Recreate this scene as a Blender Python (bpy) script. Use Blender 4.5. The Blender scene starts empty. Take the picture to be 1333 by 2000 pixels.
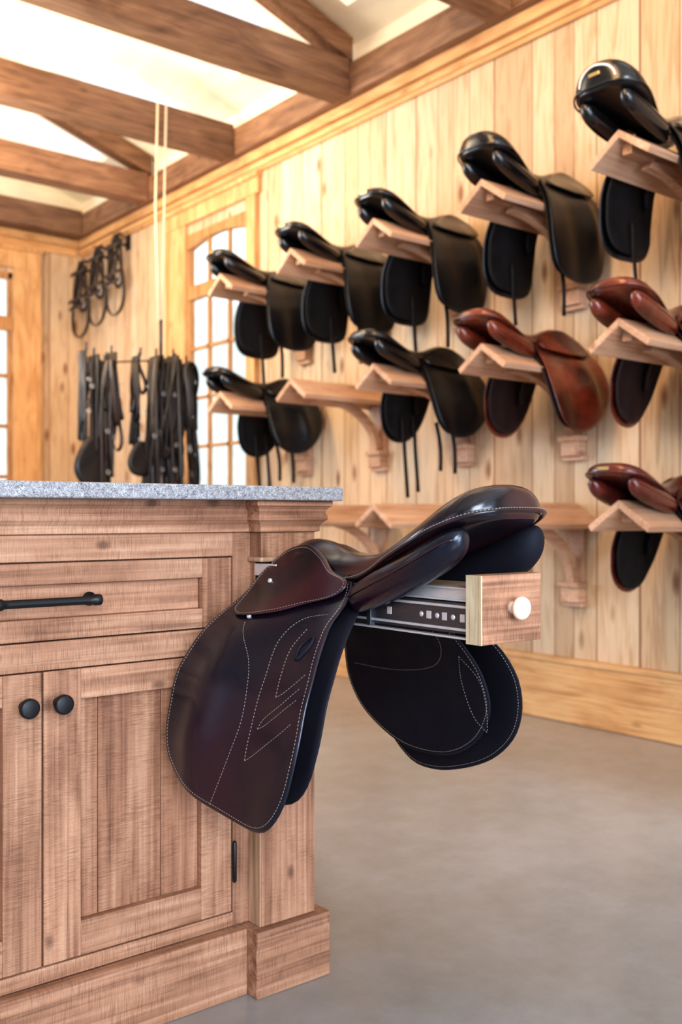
import bpy, bmesh, math, random
from mathutils import Vector, Matrix
random.seed(4)
scene = bpy.context.scene
COL = scene.collection
W = {}

def srgb(r, g, b):
    f = lambda c: (c/255/12.92) if c/255 <= .04045 else ((c/255+.055)/1.055)**2.4
    return (f(r), f(g), f(b), 1)

# ------------------------------------------------------------------ materials
def newmat(name):
    m = bpy.data.materials.new(name); m.use_nodes = True
    nt = m.node_tree
    return m, nt, nt.nodes['Principled BSDF']

def N(nt, t, **kw):
    n = nt.nodes.new(t)
    for k, v in kw.items():
        if hasattr(n, k): setattr(n, k, v)
    return n

def math_node(nt, op, a, b=None, c=None):
    n = nt.nodes.new('ShaderNodeMath'); n.operation = op
    for i, v in enumerate((a, b, c)):
        if v is None: continue
        if isinstance(v, (int, float)): n.inputs[i].default_value = v
        else: nt.links.new(v, n.inputs[i])
    return n.outputs[0]

def ramp(nt, fac, stops):
    n = nt.nodes.new('ShaderNodeValToRGB')
    el = n.color_ramp.elements
    while len(el) < len(stops): el.new(.5)
    for e, (p, c) in zip(el, stops):
        e.position = p; e.color = c
    nt.links.new(fac, n.inputs[0])
    return n.outputs[0]

def mix(nt, fac, a, b, mode='MIX'):
    n = nt.nodes.new('ShaderNodeMix'); n.data_type = 'RGBA'; n.blend_type = mode
    for sock, v in ((n.inputs[0], fac), (n.inputs[6], a), (n.inputs[7], b)):
        if isinstance(v, (int, float)): sock.default_value = v
        elif isinstance(v, tuple): sock.default_value = v
        else: nt.links.new(v, sock)
    return n.outputs[2]

def plain(name, col, rough=.5, metal=0, coat=0):
    m, nt, b = newmat(name)
    no = N(nt, 'ShaderNodeTexNoise'); no.inputs['Scale'].default_value = 30
    c2 = tuple(min(1, v*1.12) for v in col[:3])+(1,)
    c1 = tuple(v*.93 for v in col[:3])+(1,)
    nt.links.new(ramp(nt, no.outputs[0], [(.3, c1), (.7, c2)]), b.inputs['Base Color'])
    b.inputs['Roughness'].default_value = rough
    b.inputs['Metallic'].default_value = metal
    b.inputs['Coat Weight'].default_value = coat
    return m

def wood(name, c_lo, c_mid, c_hi, axis='Z', rough=.65, sawn=0.0, scale=1.0, bump=.15, vary=.25):
    m, nt, b = newmat(name)
    tc = N(nt, 'ShaderNodeTexCoord'); oi = N(nt, 'ShaderNodeObjectInfo'); gi = N(nt, 'ShaderNodeNewGeometry')
    rnd = math_node(nt, 'ADD', oi.outputs['Random'], math_node(nt, 'MULTIPLY', gi.outputs['Random Per Island'], 3.1))
    off = N(nt, 'ShaderNodeVectorMath', operation='SCALE')
    off.inputs[0].default_value = (7.3, 5.1, 3.7)
    nt.links.new(rnd, off.inputs['Scale'])
    add = N(nt, 'ShaderNodeVectorMath', operation='ADD')
    nt.links.new(tc.outputs['Object'], add.inputs[0]); nt.links.new(off.outputs[0], add.inputs[1])
    def mapped(s):
        mp = N(nt, 'ShaderNodeMapping'); mp.inputs['Scale'].default_value = s
        nt.links.new(add.outputs[0], mp.inputs[0]); return mp.outputs[0]
    def axs(along, across): return tuple((along if a == axis else across)*scale for a in 'XYZ')
    n1 = N(nt, 'ShaderNodeTexNoise'); n1.inputs['Scale'].default_value = 1; n1.inputs['Detail'].default_value = 8
    n1.inputs['Distortion'].default_value = .5
    nt.links.new(mapped(axs(3.0, 120)), n1.inputs[0])
    n2 = N(nt, 'ShaderNodeTexNoise'); n2.inputs['Scale'].default_value = 1; n2.inputs['Detail'].default_value = 5; n2.inputs['Distortion'].default_value = 1.6
    nt.links.new(mapped(axs(2.6, 8)), n2.inputs[0])
    f = math_node(nt, 'ADD', math_node(nt, 'MULTIPLY', n1.outputs[0], .5), math_node(nt, 'MULTIPLY', n2.outputs[0], .5))
    col = ramp(nt, f, [(.34, c_lo), (.5, c_mid), (.66, c_hi)])
    fr = math_node(nt, 'FRACT', math_node(nt, 'MULTIPLY', rnd, 3.7))
    tone = ramp(nt, fr, [(0, (1-vary, (1-vary)*.98, (1-vary)*.96, 1)), (1, (1.0, 1.0, 1.0, 1))])
    col = mix(nt, 1.0, col, tone, 'MULTIPLY')
    n5 = N(nt, 'ShaderNodeTexNoise'); n5.inputs['Scale'].default_value = 1; n5.inputs['Detail'].default_value = 2; n5.inputs['Distortion'].default_value = .5
    nt.links.new(mapped(axs(2.6, 85)), n5.inputs[0])
    ck = ramp(nt, n5.outputs[0], [(.67, (0, 0, 0, 1)), (.72, (1, 1, 1, 1))])
    dark = tuple(v*.4 for v in c_lo[:3])+(1,)
    col = mix(nt, math_node(nt, 'MULTIPLY', ck, .4), col, dark)
    def knot(al, ac, r0, r1, amt, col):
        vo = N(nt, 'ShaderNodeTexVoronoi'); vo.inputs['Scale'].default_value = 1
        nt.links.new(mapped(axs(al, ac)), vo.inputs[0])
        kn = ramp(nt, vo.outputs['Distance'], [(r0, (1, 1, 1, 1)), (r1, (0, 0, 0, 1))])
        return mix(nt, math_node(nt, 'MULTIPLY', kn, amt), col, dark)
    col = knot(3.2, 7, .03, .12, .6, col)
    if sawn: col = knot(6, 10, .04, .11, .7, col)
    h = n1.outputs[0]
    if sawn:
        n3 = N(nt, 'ShaderNodeTexNoise'); n3.inputs['Scale'].default_value = 1; n3.inputs['Detail'].default_value = 2; n3.inputs['Distortion'].default_value = .15
        nt.links.new(mapped(tuple((900 if a == axis else 40) for a in 'XYZ')), n3.inputs[0])
        n4 = N(nt, 'ShaderNodeTexNoise'); n4.inputs['Scale'].default_value = 16; n4.inputs['Detail'].default_value = 5
        nt.links.new(add.outputs[0], n4.inputs[0])
        sm = ramp(nt, n3.outputs[0], [(.36, (.64, .60, .57, 1)), (.55, (1.0, 1.0, 1.0, 1))])
        pf = ramp(nt, n4.outputs[0], [(.36, (.2,)*3+(1,)), (.56, (1,)*3+(1,))])
        col = mix(nt, math_node(nt, 'MULTIPLY', pf, sawn), col, sm, 'MULTIPLY')
        h = math_node(nt, 'ADD', n1.outputs[0], math_node(nt, 'MULTIPLY', n3.outputs[0], 1.2))
    nt.links.new(col, b.inputs['Base Color'])
    b.inputs['Roughness'].default_value = rough
    bp = N(nt, 'ShaderNodeBump'); bp.inputs['Strength'].default_value = bump; bp.inputs['Distance'].default_value = .004
    nt.links.new(h, bp.inputs['Height']); nt.links.new(bp.outputs[0], b.inputs['Normal'])
    return m

def boards(name, axis, width=.15):
    m, nt, b = newmat(name)
    g = N(nt, 'ShaderNodeNewGeometry'); sp = N(nt, 'ShaderNodeSeparateXYZ')
    nt.links.new(g.outputs['Position'], sp.inputs[0])
    a = sp.outputs[axis]; z = sp.outputs['Z']
    aw = math_node(nt, 'ADD', math_node(nt, 'DIVIDE', a, width), math_node(nt, 'MULTIPLY', math_node(nt, 'SINE', math_node(nt, 'MULTIPLY', a, 9.1)), .33))
    idx = math_node(nt, 'FLOOR', aw); fr = math_node(nt, 'FRACT', aw)
    wn = N(nt, 'ShaderNodeTexWhiteNoise', noise_dimensions='1D'); nt.links.new(idx, wn.inputs['W'])
    base = ramp(nt, wn.outputs['Value'], [(0, srgb(184, 156, 126)), (.35, srgb(204, 178, 148)), (.7, srgb(213, 193, 167)), (1, srgb(192, 162, 128))])
    cx = N(nt, 'ShaderNodeCombineXYZ')
    nt.links.new(math_node(nt, 'MULTIPLY', a, 30), cx.inputs[0])
    nt.links.new(math_node(nt, 'MULTIPLY', z, 2.6), cx.inputs[1])
    nt.links.new(math_node(nt, 'MULTIPLY', wn.outputs['Value'], 50), cx.inputs[2])
    n1 = N(nt, 'ShaderNodeTexNoise'); n1.inputs['Scale'].default_value = 1; n1.inputs['Detail'].default_value = 6; n1.inputs['Distortion'].default_value = 1.4
    nt.links.new(cx.outputs[0], n1.inputs[0])
    gr = ramp(nt, n1.outputs[0], [(.32, (.72, .61, .50, 1)), (.54, (1, 1, 1, 1))])
    col = mix(nt, .8, base, gr, 'MULTIPLY')
    def knots(sa, sz, r0, r1, amt, col):
        cx2 = N(nt, 'ShaderNodeCombineXYZ')
        nt.links.new(math_node(nt, 'MULTIPLY', a, sa), cx2.inputs[0])
        nt.links.new(math_node(nt, 'MULTIPLY', z, sz), cx2.inputs[1])
        nt.links.new(math_node(nt, 'MULTIPLY', wn.outputs['Value'], 9), cx2.inputs[2])
        vo = N(nt, 'ShaderNodeTexVoronoi'); vo.inputs['Scale'].default_value = 1
        nt.links.new(cx2.outputs[0], vo.inputs[0])
        kn = ramp(nt, vo.outputs['Distance'], [(r0, (1, 1, 1, 1)), (r1, (0, 0, 0, 1))])
        return mix(nt, math_node(nt, 'MULTIPLY', kn, amt), col, srgb(116, 68, 38))
    col = knots(8, 3.0, .07, .20, .85, col)
    edge = math_node(nt, 'LESS_THAN', math_node(nt, 'ABSOLUTE', math_node(nt, 'SUBTRACT', fr, .5)), .48)
    col = mix(nt, edge, srgb(130, 94, 66), col)
    nt.links.new(col, b.inputs['Base Color']); b.inputs['Roughness'].default_value = .6
    bp = N(nt, 'ShaderNodeBump'); bp.inputs['Strength'].default_value = .4; bp.inputs['Distance'].default_value = .006
    nt.links.new(math_node(nt, 'ADD', edge, math_node(nt, 'MULTIPLY', n1.outputs[0], .1)), bp.inputs['Height'])
    nt.links.new(bp.outputs[0], b.inputs['Normal'])
    return m

def leather(name, c1, c2, rough=.32, coat=.25, sc=5, lo=.32, hi=.7, tint=None, spec=.5):
    m, nt, b = newmat(name)
    tc = N(nt, 'ShaderNodeTexCoord')
    n = N(nt, 'ShaderNodeTexNoise'); n.inputs['Scale'].default_value = sc; n.inputs['Detail'].default_value = 2
    nt.links.new(tc.outputs['Object'], n.inputs[0])
    nt.links.new(ramp(nt, n.outputs[0], [(lo, c1), (hi, c2)]), b.inputs['Base Color'])
    v = N(nt, 'ShaderNodeTexVoronoi'); v.inputs['Scale'].default_value = 700
    nt.links.new(tc.outputs['Object'], v.inputs[0])
    n2 = N(nt, 'ShaderNodeTexNoise'); n2.inputs['Scale'].default_value = 14; n2.inputs['Detail'].default_value = 4
    nt.links.new(tc.outputs['Object'], n2.inputs[0])
    h = math_node(nt, 'ADD', math_node(nt, 'MULTIPLY', v.outputs['Distance'], .1), n2.outputs[0])
    bp = N(nt, 'ShaderNodeBump'); bp.inputs['Strength'].default_value = .2; bp.inputs['Distance'].default_value = .003
    nt.links.new(h, bp.inputs['Height']); nt.links.new(bp.outputs[0], b.inputs['Normal'])
    rr = ramp(nt, n2.outputs[0], [(.3, (rough*.85,)*3+(1,)), (.7, (rough*1.2,)*3+(1,))])
    nt.links.new(rr, b.inputs['Roughness'])
    b.inputs['Specular IOR Level'].default_value = spec
    b.inputs['Coat Weight'].default_value = coat; b.inputs['Coat Roughness'].default_value = .18
    if tint:
        b.inputs['Specular Tint'].default_value = tint+(1,)
        b.inputs['Coat Tint'].default_value = tint+(1,)
    return m

CW = (srgb(132, 92, 70), srgb(180, 134, 107), srgb(207, 164, 136))
M_cabZ = wood('sawn_oak_upright', *CW, axis='Z', sawn=.9, rough=.75, bump=.45, vary=.2)
M_cabX = wood('sawn_oak_level', *CW, axis='X', sawn=.9, rough=.75, bump=.45, vary=.2)
M_panel = wood('sawn_oak_panel', srgb(120, 80, 60), srgb(166, 120, 94), srgb(194, 150, 122), axis='Z', sawn=.9, rough=.75, bump=.45)
M_pale = wood('pale_oak', srgb(140, 108, 82), srgb(186, 152, 124), srgb(206, 176, 148), axis='Z', bump=.2)
M_rack = wood('rack_oak', srgb(176, 132, 104), srgb(206, 166, 138), srgb(221, 187, 161), axis='X', bump=.15)
M_beam = wood('beam_wood', srgb(84, 59, 42), srgb(126, 92, 68), srgb(150, 116, 90), axis='X', bump=.3)
M_beamY = wood('beam_wood_long', srgb(84, 59, 42), srgb(126, 92, 68), srgb(150, 116, 90), axis='Y', bump=.3)
PW = (srgb(170, 122, 76), srgb(206, 160, 110), srgb(220, 180, 132))
M_trimY = wood('pine_trim_y', *PW, axis='Y', bump=.1, vary=.1)
M_trimX = wood('pine_trim_x', *PW, axis='X', bump=.1, vary=.1)
M_trimZ = wood('pine_trim_z', *PW, axis='Z', bump=.1, vary=.1)
M_win = wood('window_wood', srgb(136, 94, 56), srgb(172, 126, 80), srgb(190, 146, 98), axis='Z', bump=.1, vary=.05)
M_wallR = boards('pine_boards_y', 'Y'); M_wallF = boards('pine_boards_x', 'X')
M_unseen_wall = plain('unseen_wall_grey', srgb(142, 154, 176), .8)  # invented cool grey for unseen walls, keeps leather reflections from turning warm
M_outside = plain('pale_render', srgb(222, 228, 224), .9)
M_plywood = wood('ply_edge', srgb(170, 140, 105), srgb(215, 196, 165), srgb(232, 216, 190), axis='Z', scale=3)
M_black = plain('black_iron', srgb(30, 30, 33), .42, .3)
M_steel = plain('slide_steel', srgb(98, 100, 108), .35, .85)
M_zinc = plain('bright_zinc', srgb(222, 225, 230), .3, .6)
M_knob = plain('maple_knob', srgb(232, 206, 188), .6, 0, .05)
M_stitch = plain('cream_thread', srgb(150, 138, 130), .8)
M_rope = plain('cream_rope', srgb(208, 194, 170), .9)
M_brass = plain('brass_plate', srgb(206, 180, 124), .35, .9)
M_crystal = plain('silver_bead', srgb(225, 225, 228), .2, .6)
BT = (.72, .84, 1.0)  # blue put into the leather's reflections, stands in for cooler light
L_main = leather('burgundy_black_leather', srgb(19, 19, 30), srgb(46, 22, 32), .28, .45, 4, .44, .68, BT, .45)
L_seat = leather('burgundy_seat_leather', srgb(24, 16, 22), srgb(62, 26, 32), .23, .5, 6, .40, .64, (.85, .9, 1.0))
L_under = leather('dark_lining_leather', srgb(24, 24, 33), srgb(33, 31, 40), .58, 0, tint=BT, spec=.22)
L_black = leather('black_leather', srgb(10, 10, 13), srgb(17, 17, 21), .22, .55)
L_flapb = leather('black_flap_leather', srgb(12, 12, 15), srgb(20, 20, 24), .34, .25, tint=(.85, .92, 1.0), spec=.4)
L_matte = leather('black_matte_leather', srgb(13, 13, 16), srgb(21, 21, 25), .6, 0, spec=.3)
L_brown = leather('chestnut_leather', srgb(56, 22, 16), srgb(116, 50, 31), .24, .5, 7, .36, .64)
L_ox = leather('oxblood_leather', srgb(52, 19, 17), srgb(98, 37, 30), .25, .45, 7, .36, .64)
L_dkbrown = leather('dark_brown_lining', srgb(28, 18, 21), srgb(42, 26, 27), .5, .05, spec=.3)
L_strap = leather('strap_leather', srgb(18, 14, 14), srgb(36, 27, 24), .5)
L_strap2 = leather('brown_strap_leather', srgb(30, 22, 19), srgb(56, 41, 34), .5)

def granite():
    m, nt, b = newmat('granite')
    tc = N(nt, 'ShaderNodeTexCoord')
    n = N(nt, 'ShaderNodeTexNoise'); n.inputs['Scale'].default_value = 520; n.inputs['Detail'].default_value = 3
    nt.links.new(tc.outputs['Object'], n.inputs[0])
    n2 = N(nt, 'ShaderNodeTexNoise'); n2.inputs['Scale'].default_value = 150
    nt.links.new(tc.outputs['Object'], n2.inputs[0])
    f = math_node(nt, 'ADD', math_node(nt, 'MULTIPLY', n.outputs[0], .7), math_node(nt, 'MULTIPLY', n2.outputs[0], .3))
    nt.links.new(ramp(nt, f, [(.36, srgb(84, 84, 89)), (.46, srgb(134, 134, 140)), (.58, srgb(162, 163, 168)), (.68, srgb(206, 206, 208))]), b.inputs['Base Color'])
    b.inputs['Roughness'].default_value = .35
    return m
M_granite = granite()

def concrete():
    m, nt, b = newmat('polished_concrete')
    g = N(nt, 'ShaderNodeNewGeometry')
    n = N(nt, 'ShaderNodeTexNoise'); n.inputs['Scale'].default_value = .9; n.inputs['Detail'].default_value = 5; n.inputs['Roughness'].default_value = .5
    nt.links.new(g.outputs['Position'], n.inputs[0])
    n2 = N(nt, 'ShaderNodeTexNoise'); n2.inputs['Scale'].default_value = 9; n2.inputs['Detail'].default_value = 10; n2.inputs['Roughness'].default_value = .72
    nt.links.new(g.outputs['Position'], n2.inputs[0])
    f = math_node(nt, 'ADD', math_node(nt, 'MULTIPLY', n.outputs[0], .7), math_node(nt, 'MULTIPLY', n2.outputs[0], .3))
    nt.links.new(ramp(nt, f, [(.34, srgb(134, 130, 126)), (.5, srgb(148, 147, 149)), (.66, srgb(164, 165, 172))]), b.inputs['Base Color'])
    b.inputs['Roughness'].default_value = .22
    b.inputs['Specular IOR Level'].default_value = .65
    bp = N(nt, 'ShaderNodeBump'); bp.inputs['Strength'].default_value = .03
    nt.links.new(n2.outputs[0], bp.inputs['Height']); nt.links.new(bp.outputs[0], b.inputs['Normal'])
    return m
M_floor = concrete()
M_ceil = plain('cream_plaster', srgb(246, 238, 220), .8)

# ------------------------------------------------------------------ geometry helpers
def finish(o, parent, wl):
    COL.objects.link(o)
    W[o] = Vector(wl)
    if parent is not None:
        o.parent = parent
        o.location = Vector(wl) - W[parent]
    else:
        o.location = wl
    return o

def empty(name, loc, parent=None):
    o = bpy.data.objects.new(name, None); o.empty_display_size = .1
    return finish(o, parent, loc)

def mesh(name, verts, faces, mats, parent=None, loc=None, smooth=False, fmat=None, recalc=True):
    """verts in world coordinates; origin put at loc (default: bbox centre)"""
    if loc is None:
        xs = [v[0] for v in verts]; ys = [v[1] for v in verts]; zs = [v[2] for v in verts]
        loc = ((min(xs)+max(xs))/2, (min(ys)+max(ys))/2, (min(zs)+max(zs))/2)
    loc = Vector(loc)
    me = bpy.data.meshes.new(name)
    me.from_pydata([Vector(v)-loc for v in verts], [], faces)
    if not isinstance(mats, (list, tuple)): mats = [mats]
    for m in mats: me.materials.append(m)
    if fmat:
        for p, i in zip(me.polygons, fmat): p.material_index = i
    if recalc:
        bm = bmesh.new(); bm.from_mesh(me); bmesh.ops.recalc_face_normals(bm, faces=bm.faces); bm.to_mesh(me); bm.free()
    if smooth:
        for p in me.polygons: p.use_smooth = True
    o = bpy.data.objects.new(name, me)
    return finish(o, parent, loc)

def bevel(o, w=.002, seg=2):
    m = o.modifiers.new('bevel', 'BEVEL'); m.width = w; m.segments = seg; m.limit_method = 'ANGLE'; m.angle_limit = math.radians(40)
    return o

def subsurf(o, l=1):
    m = o.modifiers.new('sub', 'SUBSURF'); m.levels = l; m.render_levels = l
    return o

def boxgeo(bx):
    V = []; F = []; I = []
    for b in bx:
        x0, x1, y0, y1, z0, z1 = b[:6]; k = len(V)
        V += [(x0, y0, z0), (x1, y0, z0), (x1, y1, z0), (x0, y1, z0), (x0, y0, z1), (x1, y0, z1), (x1, y1, z1), (x0, y1, z1)]
        F += [(k, k+3, k+2, k+1), (k+4, k+5, k+6, k+7), (k, k+1, k+5, k+4), (k+1, k+2, k+6, k+5), (k+2, k+3, k+7, k+6), (k+3, k, k+4, k+7)]
        I += [b[6] if len(b) > 6 else 0]*6
    return V, F, I

def boxes(name, bx, mats, parent=None, bv=.0015, loc=None):
    V, F, I = boxgeo(bx)
    o = mesh(name, V, F, mats, parent, loc, fmat=I)
    if bv: bevel(o, bv)
    return o

def structure(o): o['kind'] = 'structure'; return o

def tag(o, label, cat, group=None):
    o['label'] = label; o['category'] = cat
    if group: o['group'] = group
    return o

def crom(pts, n, closed=True):
    P = [Vector(p) for p in pts]; m = len(P); out = []
    segs = m if closed else m-1
    dense = []
    for i in range(segs):
        if closed: a, b, c, d = P[i-1], P[i], P[(i+1) % m], P[(i+2) % m]
        else: a, b, c, d = P[max(i-1, 0)], P[i], P[i+1], P[min(i+2, m-1)]
        for k in range(12):
            t = k/12
            dense.append(.5*((2*b)+(c-a)*t+(2*a-5*b+4*c-d)*t*t+(3*b-a-3*c+d)*t**3))
    dense.append(P[0] if closed else P[-1])
    L = [0]
    for i in range(1, len(dense)): L.append(L[-1]+(dense[i]-dense[i-1]).length)
    tot = L[-1]; j = 0
    cnt = n if closed else n-1
    for k in range(n):
        s = tot*k/cnt
        while j < len(L)-2 and L[j+1] < s: j += 1
        f = (s-L[j])/max(1e-9, L[j+1]-L[j])
        out.append(dense[j].lerp(dense[j+1], min(1, f)))
    return out

def sweepgeo(pts, rx, ry=None, n=8, closed=False, up=(0, 0, 1), k0=0):
    ry = ry or rx; P = [Vector(p) for p in pts]; m = len(P); V = []; F = []
    nrm = None
    for i in range(m):
        if closed: t = (P[(i+1) % m]-P[i-1])
        else: t = P[min(i+1, m-1)]-P[max(i-1, 0)]
        t.normalize()
        if nrm is None:
            u = Vector(up)
            if abs(u.dot(t)) > .95: u = Vector((1, 0, 0))
            nrm = (u-t*u.dot(t)).normalized()
        else:
            nrm = (nrm-t*nrm.dot(t)).normalized()
        s = t.cross(nrm)
        for k in range(n):
            a = 2*math.pi*(k+.5)/n
            V.append(P[i]+s*(math.cos(a)*rx)+nrm*(math.sin(a)*ry))
    for i in range(m if closed else m-1):
        for k in range(n):
            a = k0+i*n+k; b = k0+i*n+(k+1) % n
            c = k0+((i+1) % m)*n+(k+1) % n; d = k0+((i+1) % m)*n+k
            F.append((a, b, c, d))
    if not closed:
        F.append(tuple(k0+k for k in range(n))[::-1]); F.append(tuple(k0+(m-1)*n+k for k in range(n)))
    return V, F

def sweep(name, paths, mat, parent=None, rx=.005, ry=None, n=8, closed=False, up=(0, 0, 1), loc=None):
    V = []; F = []
    for p in paths:
        v, f = sweepgeo(p, rx, ry, n, closed, up, len(V)); V += v; F += f
    return mesh(name, V, F, mat, parent, loc, smooth=(n > 4))

def lathe(name, origin, axis, prof, mat, parent=None, n=24):
    """prof = [(r,h)...] along axis"""
    o = Vector(origin); ax = Vector(axis).normalized()
    u = ax.orthogonal().normalized(); v = ax.cross(u)
    V = []; F = []
    for r, h in prof:
        for k in range(n):
            a = 2*math.pi*k/n
            V.append(o+ax*h+(u*math.cos(a)+v*math.sin(a))*max(r, 1e-4))
    for i in range(len(prof)-1):
        for k in range(n):
            F.append((i*n+k, i*n+(k+1) % n, (i+1)*n+(k+1) % n, (i+1)*n+k))
    F.append(tuple(range(n))[::-1]); F.append(tuple((len(prof)-1)*n+k for k in range(n)))
    ob = mesh(name, V, F, mat, parent, smooth=True)
    return ob

def interp(tab, x):
    tab = sorted(tab)
    if x <= tab[0][0]: return tab[0][1]
    for (a, b), (c, d) in zip(tab, tab[1:]):
        if x <= c: return b+(d-b)*(x-a)/(c-a)
    return tab[-1][1]

def smooth_interp(tab, x, h=.02):
    return (interp(tab, x-h)+interp(tab, x-h/2)*2+interp(tab, x)*2+interp(tab, x+h/2)*2+interp(tab, x+h))/8

# leather sheet: outline in local (y,z), lateral position from a function
def sheet(name, outline, centre, func, side, th, mat, parent, O, n=72, rings=12, off=0.0):
    pts = crom([(p[0], p[1], 0) for p in outline], n)
    c = Vector((centre[0], centre[1], 0)); V = []; F = []
    def put(p, d):
        s = func(p.x, p.y)+off+d
        V.append((O[0]+side*s, O[1]+p.x, O[2]+p.y))
    for sgn in (1, -1):
        put(c, sgn*th/2)
        for r in range(1, rings+1):
            k = r/rings*(.99 if r == rings else 1)
            for p in pts: put(c+(p-c)*k, sgn*th/2*(.8 if r == rings else 1))
    rimstart = len(V)
    for p in pts: put(p, 0)
    half = 1+rings*n
    for h in (0, half):
        for k in range(n): F.append((h, h+1+k, h+1+(k+1) % n))
        for r in range(rings-1):
            a = h+1+r*n; b = a+n
            for k in range(n): F.append((a+k, b+k, b+(k+1) % n, a+(k+1) % n))
        a = h+1+(rings-1)*n
        for k in range(n): F.append((a+k, rimstart+k, rimstart+(k+1) % n, a+(k+1) % n))
    return mesh(name, V, F, mat, parent, smooth=True)

def stitches(name, paths, parent, mat=None, L=.0032, gap=.0026, r=.0005):
    V = []; F = []
    for path in paths:
        P = [Vector(p) for p in path]; pos = 0; cum = [0]
        for i in range(1, len(P)): cum.append(cum[-1]+(P[i]-P[i-1]).length)
        def at(s):
            for i in range(1, len(P)):
                if s <= cum[i]: return P[i-1].lerp(P[i], (s-cum[i-1])/max(1e-9, cum[i]-cum[i-1]))
            return P[-1]
        while pos+L < cum[-1]:
            v, f = sweepgeo([at(pos), at(pos+L)], r, r, 4, False, (0, 0, 1), len(V)); V += v; F += f
            pos += L+gap
    return mesh(name, V, F, mat or M_stitch, parent)

# ------------------------------------------------------------------ SADDLES
FR = [(-.5, .227), (-.39, .233), (-.356, .227), (-.288, .219), (-.198, .193), (-.123, .155), (-.0744, .117), (-.04, .075), (0, .05), (.04, .025)]
FF = [(-.5, .259), (-.34, .259), (-.284, .259), (-.179, .236), (-.102, .185), (-.08, .15), (-.055, .105), (0, .055), (.04, .025)]
def f_main(y, z):
    t = min(1, max(0, (y-0)/.31))
    fade = min(1, max(0, (-z-.03)*7))
    yc = .215+.10*(z+.2)*-.9
    ridge = .014*math.exp(-((y-yc)/.045)**2)*fade*max(0, 1-max(0, -z-.28)*6)
    thigh = -.006*math.exp(-((y-.09)/.05)**2)*fade
    return smooth_interp(FR, z)*(1-t)+smooth_interp(FF, z)*t+ridge+thigh
RO = [(-.5, .235), (-.39, .235), (-.296, .23), (-.242, .225), (-.186, .21), (-.129, .18), (-.09, .14), (-.04, .08), (.02, .05)]
RS = [(-.5, .195), (-.35, .195), (-.31, .19), (-.246, .18), (-.182, .163), (-.132, .135), (-.095, .11), (-.03, .06), (.02, .045)]
def f_ro(y, z): return smooth_interp(RO, z)
def f_rs(y, z): return smooth_interp(RS, z)
DR = [(-.5, .19), (-.3, .19), (-.2, .18), (-.12, .158), (-.05, .115), (0, .065), (.04, .03)]
def knee(y, z, zl): return .017*math.exp(-((y-.2)/.035)**2)*min(1, max(0, -z*6))*max(0, 1-max(0, -z-zl)*8)-.008*math.exp(-((y-.09)/.045)**2)*min(1, max(0, -z*6))
def f_dr(y, z): return smooth_interp(DR, z)+knee(y, z, .26)
def f_jp(y, z): return smooth_interp(FR, z)*.35+smooth_interp(DR, z)*.65+.02*max(0, y)*min(1, -z*4 if z < 0 else 0)*3+knee(y, z, .24)

O_MAIN = (1.11, 1.25, .80)
def loc2(pts): return [(a-1.25, b-.80) for a, b in pts]
LEFT_FLAP = loc2([(1.45, .825), (1.53, .80), (1.555, .75), (1.556, .698), (1.566, .62), (1.562, .516), (1.542, .463), (1.48, .424), (1.40, .405), (1.315, .394), (1.262, .425), (1.232, .505), (1.235, .602), (1.25, .677), (1.265, .7256), (1.27, .76), (1.31, .81)])
SKIRT = loc2([(1.533, .742), (1.535, .79), (1.50, .832), (1.44, .846), (1.385, .829), (1.3375, .803), (1.286, .788), (1.2945, .765), (1.3575, .747), (1.4115, .731), (1.48, .722), (1.518, .726)])
LEFT_SW = loc2([(1.30, .79), (1.255, .74), (1.235, .68), (1.222, .60), (1.218, .53), (1.23, .48), (1.265, .445), (1.33, .435), (1.42, .44), (1.50, .48), (1.54, .56), (1.54, .68), (1.50, .78), (1.40, .80)])
RIGHT_OUT = loc2([(1.25, .72), (1.195, .70), (1.17, .665), (1.156, .614), (1.16, .558), (1.183, .504), (1.235, .457), (1.309, .424), (1.391, .405), (1.464, .413), (1.53, .47), (1.56, .55), (1.55, .62), (1.53, .70), (1.48, .77), (1.35, .79)])
RIGHT_SW = loc2([(1.549, .677), (1.583, .603), (1.578, .543), (1.532, .491), (1.436, .45), (1.322, .4516), (1.239, .491), (1.194, .554), (1.195, .618), (1.21, .668), (1.235, .71), (1.30, .78), (1.42, .80), (1.51, .75)])
DRESS = [(.20, .0), (.265, -.04), (.285, -.12), (.275, -.22), (.255, -.33), (.22, -.415), (.14, -.44), (.04, -.43), (-.03, -.40), (-.06, -.33), (-.055, -.20), (-.02, -.09), (.03, -.01), (.12, .02)]
JUMP = [(.18, .02), (.26, 0), (.30, -.06), (.32, -.14), (.305, -.23), (.25, -.32), (.16, -.375), (.06, -.37), (.0, -.31), (-.02, -.2), (-.01, -.1), (.02, -.02), (.1, .02)]
STN = [(.974, .03, .908, .926, .929), (.980, .058, .905, .938, .940), (.995, .080, .900, .945, .946), (1.02, .094, .891, .945, .942),
       (1.05, .102, .879, .932, .920), (1.08, .104, .866, .912, .893), (1.12, .099, .850, .888, .867), (1.17, .087, .832, .864, .847),
       (1.22, .073, .812, .847, .837), (1.27, .061, .797, .837, .833), (1.33, .054, .788, .831, .831), (1.38, .055, .789, .837, .838),
       (1.43, .060, .79, .848, .855), (1.47, .062, .79, .848, .858), (1.50, .055, .79, .835, .846), (1.52, .04, .79, .81, .82)]
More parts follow.
